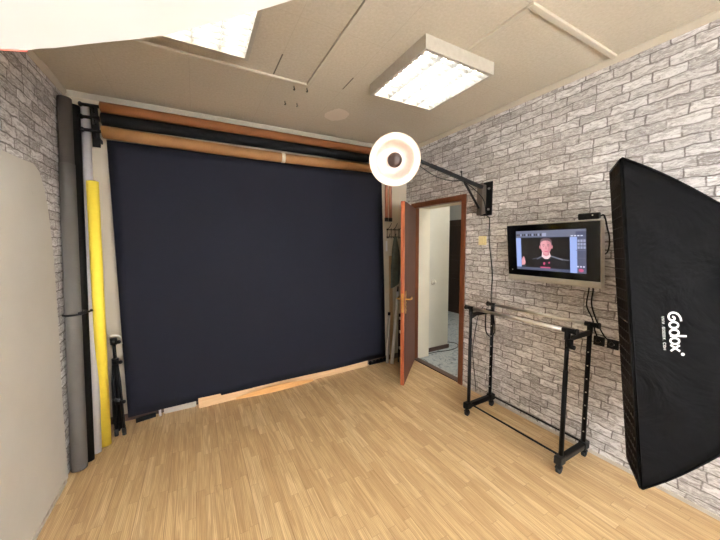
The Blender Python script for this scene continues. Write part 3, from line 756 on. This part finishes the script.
def ell(cx, cy, rx, ry, key, n=28, a0=0, a1=360):
    poly([(cx+rx*math.cos(math.radians(a0+(a1-a0)*i/n)), cy+ry*math.sin(math.radians(a0+(a1-a0)*i/n))) for i in range(n)], key)
rect(0, 0, 445, 262, 'bg'); rect(0, 0, 445, 14, 'grey'); rect(0, 14, 388, 42, 'grey')
for k in range(15): rect(4+k*14, 20, 13+k*14, 34, 'black' if k % 3 < 2 else 'lite')
rect(186, 17, 212, 38, 'lite')
rect(0, 46, 36, 244, 'pale'); rect(356, 46, 396, 262, 'pale'); rect(36, 46, 356, 244, 'black')
PX[0] = 16
poly([(110,244),(118,196),(140,176),(176,162),(216,160),(262,172),(300,186),(318,206),(326,244)], 'shirt')
poly([(128,182),(176,160),(180,166),(134,190)], 'grey'); poly([(222,160),(300,182),(296,190),(224,168)], 'grey')
poly([(100,186),(132,178),(126,184),(100,190)], 'grey'); poly([(300,182),(336,186),(336,190),(300,188)], 'grey')
poly([(168,140),(216,140),(224,166),(206,184),(184,184),(164,168)], 'neck')
poly([(172,130),(212,130),(214,158),(194,168),(174,158)], 'skin2')
ell(155, 108, 6, 12, 'skin2'); ell(231, 106, 6, 12, 'skin2')
poly([(156,104),(154,80),(160,60),(176,50),(198,48),(218,52),(230,66),(232,84),(230,104)], 'hair')
poly([(158,84),(166,72),(182,66),(206,66),(222,74),(228,88),(228,112),(220,136),(206,152),(194,156),(180,150),(166,134),(160,112)], 'skin')
poly([(196,66),(206,66),(222,74),(228,88),(228,112),(220,136),(206,152),(202,140),(206,110)], 'skin2')
for cx in (178, 208):
    poly([(cx-9,94),(cx,89),(cx+9,93),(cx+8,96),(cx,93),(cx-8,97)], 'hair'); ell(cx, 101, 5, 2.2, 'hair', 12)
poly([(191,100),(197,100),(201,120),(194,124),(188,120)], 'skin2')
poly([(180,134),(194,131),(210,133),(202,139),(188,139)], 'red')
PX[0] = 0
poly([(38,198),(46,178),(54,170),(60,184),(66,212),(60,228),(38,232)], 'skin')
for y in (184, 196, 208): rect(40, y, 52, y+2, 'skin2')
poly([(190,208),(200,204),(204,216),(196,226),(190,222)], 'red'); poly([(222,206),(232,200),(234,210),(226,216)], 'red')
rect(170, 236, 236, 244, 'red'); rect(36, 244, 340, 262, 'bg'); rect(60, 249, 300, 252, 'grey')
for k in range(4): rect(372+k*18-10, 36, 384+k*18-10, 42, 'white')
rect(397, 46, 445, 262, 'bg')
for r_ in range(3):
    for k in range(3): rect(399+k*16, 62+r_*20, 411+k*16, 76+r_*20, 'lite')
rect(390, 124, 442, 127, 'grey'); rect(390, 170, 442, 172, 'grey')
for k in range(3): rect(396+k*16, 218, 406+k*16, 226, 'white')
ell(418, 244, 14, 10, 'red')
obj('screen', bm, smat, bz, fix=False, label='lit screen with an editing program around a portrait')
bm = BM(); tube(bm, [tvp(-.292, -.165, 0), tvp(-.292, -.165, .0015)], .004, 10); obj('power_light', bm, M['silver'], o)
# camera box on top of the TV
o = thing('webcam', 'small black camera box sitting on the top right of the TV', 'webcam', tuple(tvp(.27, .207, -.03)))
bm = BM(); tvbox(bm, .195, .318, .208, .252, -.045, -.005); obj('body', bm, M['black'], o, bevel=.009)
bm = BM(); tube(bm, [tvp(.262, .228, -.006), tvp(.262, .228, -.001)], .010, 16); obj('lens', bm, M['glass_black'], o)
bm = BM(); tube(bm, [tvp(.285, .236, -.006), tvp(.285, .236, -.0035)], .004, 10); obj('status_light', bm, M['print_white'], o)
bm = BM(); tube(bm, smoothpts([tvp(.318, .225, -.03), tvp(.333, .232, -.035), tvp(.336, .20, -.055), tvp(.342, .14, -.065), tvp(.350, .09, -.07), tvp(.350, .03, -.07), tvp(.335, -.02, -.075), tvp(.30, -.04, -.08)], 6), .0045, 6)
tag(obj('webcam_cable', bm, M['black'], loc=(3.2, .93, 1.6)), 'short black cable looping from the camera box behind the TV', 'cable')
for i, pts in enumerate(([(3.20, 1.03, 1.30), (3.235, 1.02, 1.20), (3.25, 1.03, 1.08), (3.25, .985, .95), (3.25, .94, .87), (3.24, .905, .855), (3.232, .895, .835)],
                         [(3.20, 1.05, 1.30), (3.235, 1.045, 1.20), (3.25, 1.06, 1.07), (3.25, 1.02, .98), (3.25, 1.0, .90), (3.24, .98, .86), (3.232, .972, .835)])):
    bm = BM(); tube(bm, smoothpts(pts, 6), .005, 6); sphere(bm, pts[-1], .014)
    tag(obj('power_cable', bm, M['black'], loc=pts[0]), ('black power cable from the TV to the right wall socket', 'black power cable from the TV to the left wall socket')[i], 'cable')

# ------------------------------------------------------------------ clothes rack
XF, XB, YL, YR = 2.868, 3.150, 1.750, .988
o = thing('clothes_rack', 'low black double rail clothes rack on castors below the TV', 'clothes rack', ((XF+XB)/2, (YL+YR)/2, 0))
for y in (YL, YR):
    bm = BM(); box(bm, XF-.035, XB+.035, y-.020, y+.020, .072, .112)
    box(bm, XF-.045, XF+.02, y-.024, y+.024, .066, .122); box(bm, XB-.02, XB+.045, y-.024, y+.024, .066, .122)
    obj('base_bar', bm, M['black'], o, bevel=.007)
    for x in (XF-.02, XB+.02):
        bm = BM(); tube(bm, [(x, y, .048), (x, y, .072)], .008, 8); obox(bm, (x-.014, y, .034), (x+.016, y, .050), .036, .022)
        cs = obj('castor', bm, M['black'], o, bevel=.003)
        bm = BM(); tube(bm, [(x+.004, y-.010, .0255), (x+.004, y+.010, .0255)], .025, 20); obj('wheel', bm, M['rubber'], cs)
for x in (XF, XB):
    for y in (YL, YR):
        back = x == XB; bm = BM()
        tube(bm, [(x, y, .11), (x, y, .70 if not back else .94)], .0145, 16)
        tube(bm, [(x, y, .68), (x, y, .955)], .0125, 16)
        p = obj('post', bm, M['blackmetal'], o)
        if back:
            for k in range(7):
                bm = BM(); tube(bm, [(x-.013, y-.004, .20+k*.095), (x-.0165, y-.005, .20+k*.095)], .0045, 8); obj('height_hole', bm, M['chrome'], p)
    bm = BM(); tube(bm, [(x, YR, .112), (x, YL, .112)], .0075, 10); obj('bottom_rail', bm, M['blackmetal'], o)
    bm = BM(); tube(bm, [(x, YR+.02, .962), (x, YL-.02, .962)], .0125, 16); tp = obj('hanging_rail', bm, M['chrome'], o, label='chrome hanging rail')
    for y, s in ((YL, 1), (YR, -1)):
        bm = BM(); tube(bm, [(x, y-s*.03, .962), (x, y+s*.045, .962)], .0165, 16); tube(bm, [(x, y+s*.045, .962), (x, y+s*.055, .962)], .021, 16); tube(bm, [(x, y, .90), (x, y, .965)], .0175, 14)
        obj('rail_connector', bm, M['black'], tp)
for y in (YL, YR):
    bm = BM(); obox(bm, (XF, y, .905), (XB, y, .905), .020, .034); obox(bm, (XF+.01, y, .88), (XF+.09, y, .905), .018, .02); obj('cross_bar', bm, M['black'], o, bevel=.004)
bm = BM(); p = V((XF, YR-.015, .86)); tube(bm, [p, p-V((0, .03, 0))], .014, 14); tube(bm, [p+V((0,0,.0)), p+V((0,0,.05))], .019, 14); obj('locking_knob', bm, M['black'], o)

# ------------------------------------------------------------------ big softbox at the right
def cw(a, b, c): return CAM0 + R0_*a + U0_*b + F0_*c
CAM0, R0_, U0_, F0_ = V((.8229, 0, 1.5243)), V((.87587, -.48247, -.00875)), V((.05073, .07404, .99596)), V((.47987, .87278, -.08933))
T = cw(1.266, .541, 1.44); B = cw(1.362, -1.058, 1.44)
FT = cw(1.428, .574, 1.71)
eh = (B-T).normalized(); ewd = (FT-T); ewd = (ewd - eh*ewd.dot(eh)); WD = ewd.length*.80; ewd.normalize()
nb = eh.cross(ewd).normalized()
if nb.dot(R_) < 0: nb = -nb                                 # points to the back of the box
HL = (B-T).length; MC = (T+B)/2 + ewd*WD/2
def sbp(h, w, s): return MC + eh*h + ewd*w + nb*s           # h down, w to the far side, s to the back
apex = sbp(0, 0, .80)
o = thing('strip_softbox', 'tall black softbox with white lettering on its side, in front of the brick wall', 'softbox', tuple(sbp(HL/2, 0, 0)))
def half(s):
    prof = [(0, HL/2, WD/2), (.08, HL/2-.056, WD/2-.006), (.16, HL/2-.120, WD/2-.014), (.24, HL/2-.192, WD/2-.024), (.32, HL/2-.270, WD/2-.034), (.45, HL/2-.41, .095), (.60, .19, .080), (.74, .090, .065)]
    for (s0, h0, w0), (s1, h1, w1) in zip(prof, prof[1:]):
        if s <= s1: f = (s-s0)/(s1-s0); return h0+(h1-h0)*f, w0+(w1-w0)*f
    return prof[-1][1:]
bm = BM(); rings = []; NS = 30; NH = 26
for i in range(NS+1):
    s = .74*i/NS; h, w = half(s); ring = []
    pts = [(-h + 2*h*k/NH, -w) for k in range(NH)] + [(h, -w + 2*w*k/6) for k in range(6)] + [(h - 2*h*k/NH, w) for k in range(NH)] + [(-h, w - 2*w*k/6) for k in range(6)]
    for (a, b_) in pts:
        edgeh = 1-abs(a/h); edgew = 1-abs(b_/w)
        k1 = math.sin(min(1, edgeh*2)*PI/2)*min(1, s*8) if abs(abs(b_)-w) < 1e-6 else 0
        wr = .006*math.sin(a*21+s*34)+.005*math.sin(a*9-s*27+1) + .004*math.sin(a*47+s*15)
        sg = -1 if b_ < 0 else 1
        ring.append(bm.verts.new(sbp(a, b_ - sg*k1*(.012-wr*1.0), s)))
    rings.append(ring)
n = len(rings[0])
for a, b_ in zip(rings, rings[1:]):
    for k in range(n): bm.faces.new((a[k], a[(k+1) % n], b_[(k+1) % n], b_[k])).smooth = True
bm.faces.new(rings[-1])
obj('shell', bm, M['softbox'], o)
# front lip
bm = BM(); h, w = HL/2, WD/2; ins = []
for (q, s) in ((1.0, 0), (1.0, -.010), (.985, -.010), (.985, 0)):
    hh = h*q if q == 1 else h-.010; ww = w*q if q == 1 else w-.010
    ins.append([bm.verts.new(sbp(a, b_, s)) for a, b_ in ((-hh,-ww),(hh,-ww),(hh,ww),(-hh,ww))])
for i in range(4):
    a, b_ = ins[i], ins[(i+1) % 4]
    for k in range(4): bm.faces.new((a[k], a[(k+1) % 4], b_[(k+1) % 4], b_[k]))
obj('front_lip', bm, M['softbox'], o)
bm = BM(); vs = [bm.verts.new(sbp(a, b_, .012)) for a, b_ in ((-h+.012,-w+.012),(h-.012,-w+.012),(h-.012,w-.012),(-h+.012,w-.012))]; bm.faces.new(vs)
obj('diffuser', bm, M['diffuser_off'], o)
bm = BM()                                                    # fabric egg-crate grid
nw, nh = 6, 30
for k in range(nw+1):
    b_ = -w+.013 + (2*w-.026)*k/nw
    obox(bm, sbp(-h+.012, b_, -.002), sbp(h-.012, b_, -.002), .003, .022, up=nb)
for k in range(nh+1):
    a = -h+.013 + (2*h-.026)*k/nh
    obox(bm, sbp(a, -w+.012, -.002), sbp(a, w-.012, -.002), .003, .022, up=nb)
obj('grid', bm, M['grid'], o)
bm = BM()
for s1, s2 in ((-1,-1),(1,-1),(1,1),(-1,1)):
    tube(bm, [sbp(s1*half(s)[0], s2*half(s)[1], s) for s in [.74*i/16 for i in range(17)]], .0045, 6)
tube(bm, [sbp(-h,-w,0), sbp(h,-w,0), sbp(h,w,0), sbp(-h,w,0), sbp(-h,-w,0)], .0045, 6)
obj('piping', bm, M['softbox'], o)
# lettering on the near side panel
def panelp(s, a):
    w_ = half(s)[1]; hh_ = half(s)[0]
    return sbp(a, -w_ - .0045 + .002, s)
def stroke(bm, pts, wdt, o_s, o_a, sc):
    """pts in letter space: x along the writing (down the panel), y up (towards the back)"""
    P = [V((p[0], p[1], 0)) for p in pts]; Ls, Rs = [], []
    for i, p in enumerate(P):
        d = (P[min(i+1, len(P)-1)] - P[max(i-1, 0)]).normalized(); nrm = V((-d.y, d.x, 0))*wdt/2
        for lst, q in ((Ls, p+nrm), (Rs, p-nrm)):
            lst.append(bm.verts.new(panelp(o_s + q.y*sc*.80, o_a + q.x*sc) ))
    for i in range(len(P)-1): bm.faces.new((Ls[i], Ls[i+1], Rs[i+1], Rs[i]))
def arc(cx, cy, rx, ry, a0, a1, n=18):
    return [(cx+rx*math.cos(math.radians(a0+(a1-a0)*i/n)), cy+ry*math.sin(math.radians(a0+(a1-a0)*i/n))) for i in range(n+1)]
bm = BM(); a0_ = (V(cw(1.06*1.35, -.160*1.35, 1.35)) - MC).dot(eh); s0_ = .130; sc = .041; wd = .21
LO = (s0_, a0_ - .022, sc)
# G (open loop with a tail), o, d, o, x ; x advance 1 = sc metres
stroke(bm, smoothpts([(1.02, 1.28), (.62, 1.22), (.22, .95), (.06, .50), (.22, .12), (.58, 0), (.90, .18), (.92, .52), (.66, .62), (.50, .40)], 4), wd, *LO)
stroke(bm, arc(1.46, .50, .34, .46, 0, 360), wd, *LO)
stroke(bm, arc(2.32, .50, .34, .46, 0, 360), wd, *LO); stroke(bm, [(2.68, .04), (2.68, .6), (2.68, 1.75)], wd, *LO)
stroke(bm, arc(3.26, .50, .34, .46, 0, 360), wd, *LO)
stroke(bm, [(3.72, .02), (4.05, .5), (4.40, .98)], wd, *LO); stroke(bm, [(4.40, .02), (4.05, .5), (3.72, .98)], wd, *LO)
stroke(bm, arc(4.72, 1.25, .10, .12, 0, 360, 12), .16, *LO)
# web address in small capitals
G5 = {'W': [[(0,1),(.25,0),(.5,.7),(.75,0),(1,1)]], '.': [[(.4,0),(.6,0)]], 'G': [[(1,.8),(.7,1),(.3,1),(0,.7),(0,.3),(.3,0),(.75,0),(1,.25),(1,.5),(.6,.5)]],
      'O': [[(.5,1),(.15,.85),(0,.5),(.15,.15),(.5,0),(.85,.15),(1,.5),(.85,.85),(.5,1)]], 'D': [[(0,0),(0,1),(.55,1),(.9,.8),(1,.5),(.9,.2),(.55,0),(0,0)]],
      'X': [[(0,0),(1,1)],[(0,1),(1,0)]], 'C': [[(1,.8),(.7,1),(.3,1),(0,.7),(0,.3),(.3,0),(.7,0),(1,.2)]], 'M': [[(0,0),(0,1),(.5,.3),(1,1),(1,0)]]}
adv = 0; csz = .0115
txt = 'WWW.GODOX.COM'; step = .158/len(txt)
for i, ch in enumerate(txt):
    for st in G5[ch]:
        stroke(bm, [(p[0]*(.72 if ch != '.' else .5), p[1]) for p in st], .16, s0_-.024, a0_ + i*step, csz)
obj('lettering', bm, M['print_white'], o, fix=False, label='white lettering down the side panel')
# speed ring, flash head and ceiling drop
bm = BM(); tube(bm, [sbp(0, 0, .735), sbp(0, 0, .765)], .078, 28); obj('speed_ring', bm, M['silver'], o)
hs = thing('studio_flash', 'black studio flash head at the back of the tall softbox', 'flash head', tuple(sbp(0, 0, .77)))
bm = BM(); tube(bm, [sbp(0, 0, .765), sbp(0, 0, .90)], .055, 24); obj('body', bm, M['black'], hs)
bm = BM(); q = sbp(0, 0, .83); tube(bm, [q+V((0,0,.05)), V((q.x, q.y, H))], .014, 12); obj('drop_rod', bm, M['blackmetal'], hs)
bm = BM(); tube(bm, [V((q.x, q.y, H-.02)), V((q.x, q.y, H))], .05, 20); obj('ceiling_flange', bm, M['blackmetal'], hs)

# ------------------------------------------------------------------ large white lamp cloth overhead
zc = 1.985
rim = [(1.235, .300), (1.150, .440), (1.022, .579), (.905, .706), (.784, .824), (.765, .842), (.735, .862), (.640, .930), (.560, .990), (.497, 1.036), (.447, 1.056), (.36, 1.06), (.25, 1.00), (.15, .88), (.085, .70), (.06, .45), (.06, .15), (.10, -.10), (.22, -.30), (.42, -.43), (.66, -.47), (.90, -.41), (1.10, -.26), (1.22, -.05), (1.25, .15)]
o = thing('overhead_softbox', 'big glowing white softbox cloth overhead at the top left corner', 'softbox', (.66, .30, zc))
bm = BM(); zz = lambda i: zc + (.004 if i in (5, 9) else 0)
cen = V((.66, .30, zc-.004)); prev = None; rings = []
for f in (1.0, .75, .5, .25):
    rings.append([bm.verts.new((cen.x+(x-cen.x)*f, cen.y+(y-cen.y)*f, zz(i)*1.0 - .018*(1-f))) for i, (x, y) in enumerate(rim)])
cv = bm.verts.new((cen.x, cen.y, zc-.018))
n = len(rim)
for a, b_ in zip(rings, rings[1:]):
    for k in range(n): bm.faces.new((a[k], a[(k+1) % n], b_[(k+1) % n], b_[k])).smooth = True
for k in range(n): bm.faces.new((rings[-1][k], rings[-1][(k+1) % n], cv)).smooth = True
obj('diffuser', bm, M['diffuser_lit'], o, fix=True)
bm = BM(); rings = []
for f, z in ((1.0, 0), (1.004, .02), (.93, .12), (.72, .25), (.40, .36), (.14, .42)):
    rings.append([bm.verts.new((cen.x+(x-cen.x)*f, cen.y+(y-cen.y)*f, zc+.002+z)) for i, (x, y) in enumerate(rim)])
for a, b_ in zip(rings, rings[1:]):
    for k in range(n): bm.faces.new((a[k], a[(k+1) % n], b_[(k+1) % n], b_[k])).smooth = True
bm.faces.new(rings[-1]); obj('shell', bm, M['white_fabric'], o)
bm = BM(); tube(bm, [(x, y, zc-.0005) for i, (x, y) in enumerate(rim) if i in (9, 10, 11, 12, 13)], .0022, 6); obj('hem', bm, M['red_hem'], o, label='thin red hem')
bm = BM(); tube(bm, [(.66, .30, zc+.40), (.66, .30, H)], .016, 12); tube(bm, [(.66, .30, H-.02), (.66, .30, H)], .05, 20); obj('drop_rod', bm, M['blackmetal'], o)

# ------------------------------------------------------------------ light
w = bpy.data.worlds.new('sky'); bpy.context.scene.world = w; w.use_nodes = True
nt = w.node_tree; bg = nt.nodes['Background']
sky = nt.nodes.new('ShaderNodeTexSky'); sky.sky_type = 'HOSEK_WILKIE'; sky.turbidity = 6; sky.sun_direction = (.3, .8, .5)
bg.inputs['Color'].default_value = (.97, .985, 1.0, 1); bg.inputs['Strength'].default_value = 15.0
la = bpy.data.lights.new('window_daylight', 'AREA'); la.shape = 'RECTANGLE'; la.size = WX1-WX0; la.size_y = WZ1-WZ0; la.energy = 1
la.cycles.is_portal = True
lo = bpy.data.objects.new('window_daylight', la); C.objects.link(lo); lo.location = ((WX0+WX1)/2, NEAR-.13, (WZ0+WZ1)/2); lo.rotation_euler = (PI/2, 0, 0)

sc_ = bpy.context.scene
sc_.view_settings.view_transform = 'Standard'; sc_.view_settings.look = 'None'
sc_.view_settings.exposure = 1.27; sc_.view_settings.gamma = 1; sc_.view_settings.use_curve_mapping = False
sc_.cycles.max_bounces = 8; sc_.cycles.diffuse_bounces = 5; sc_.cycles.use_denoising = True
sc_.cycles.sample_clamp_indirect = 6
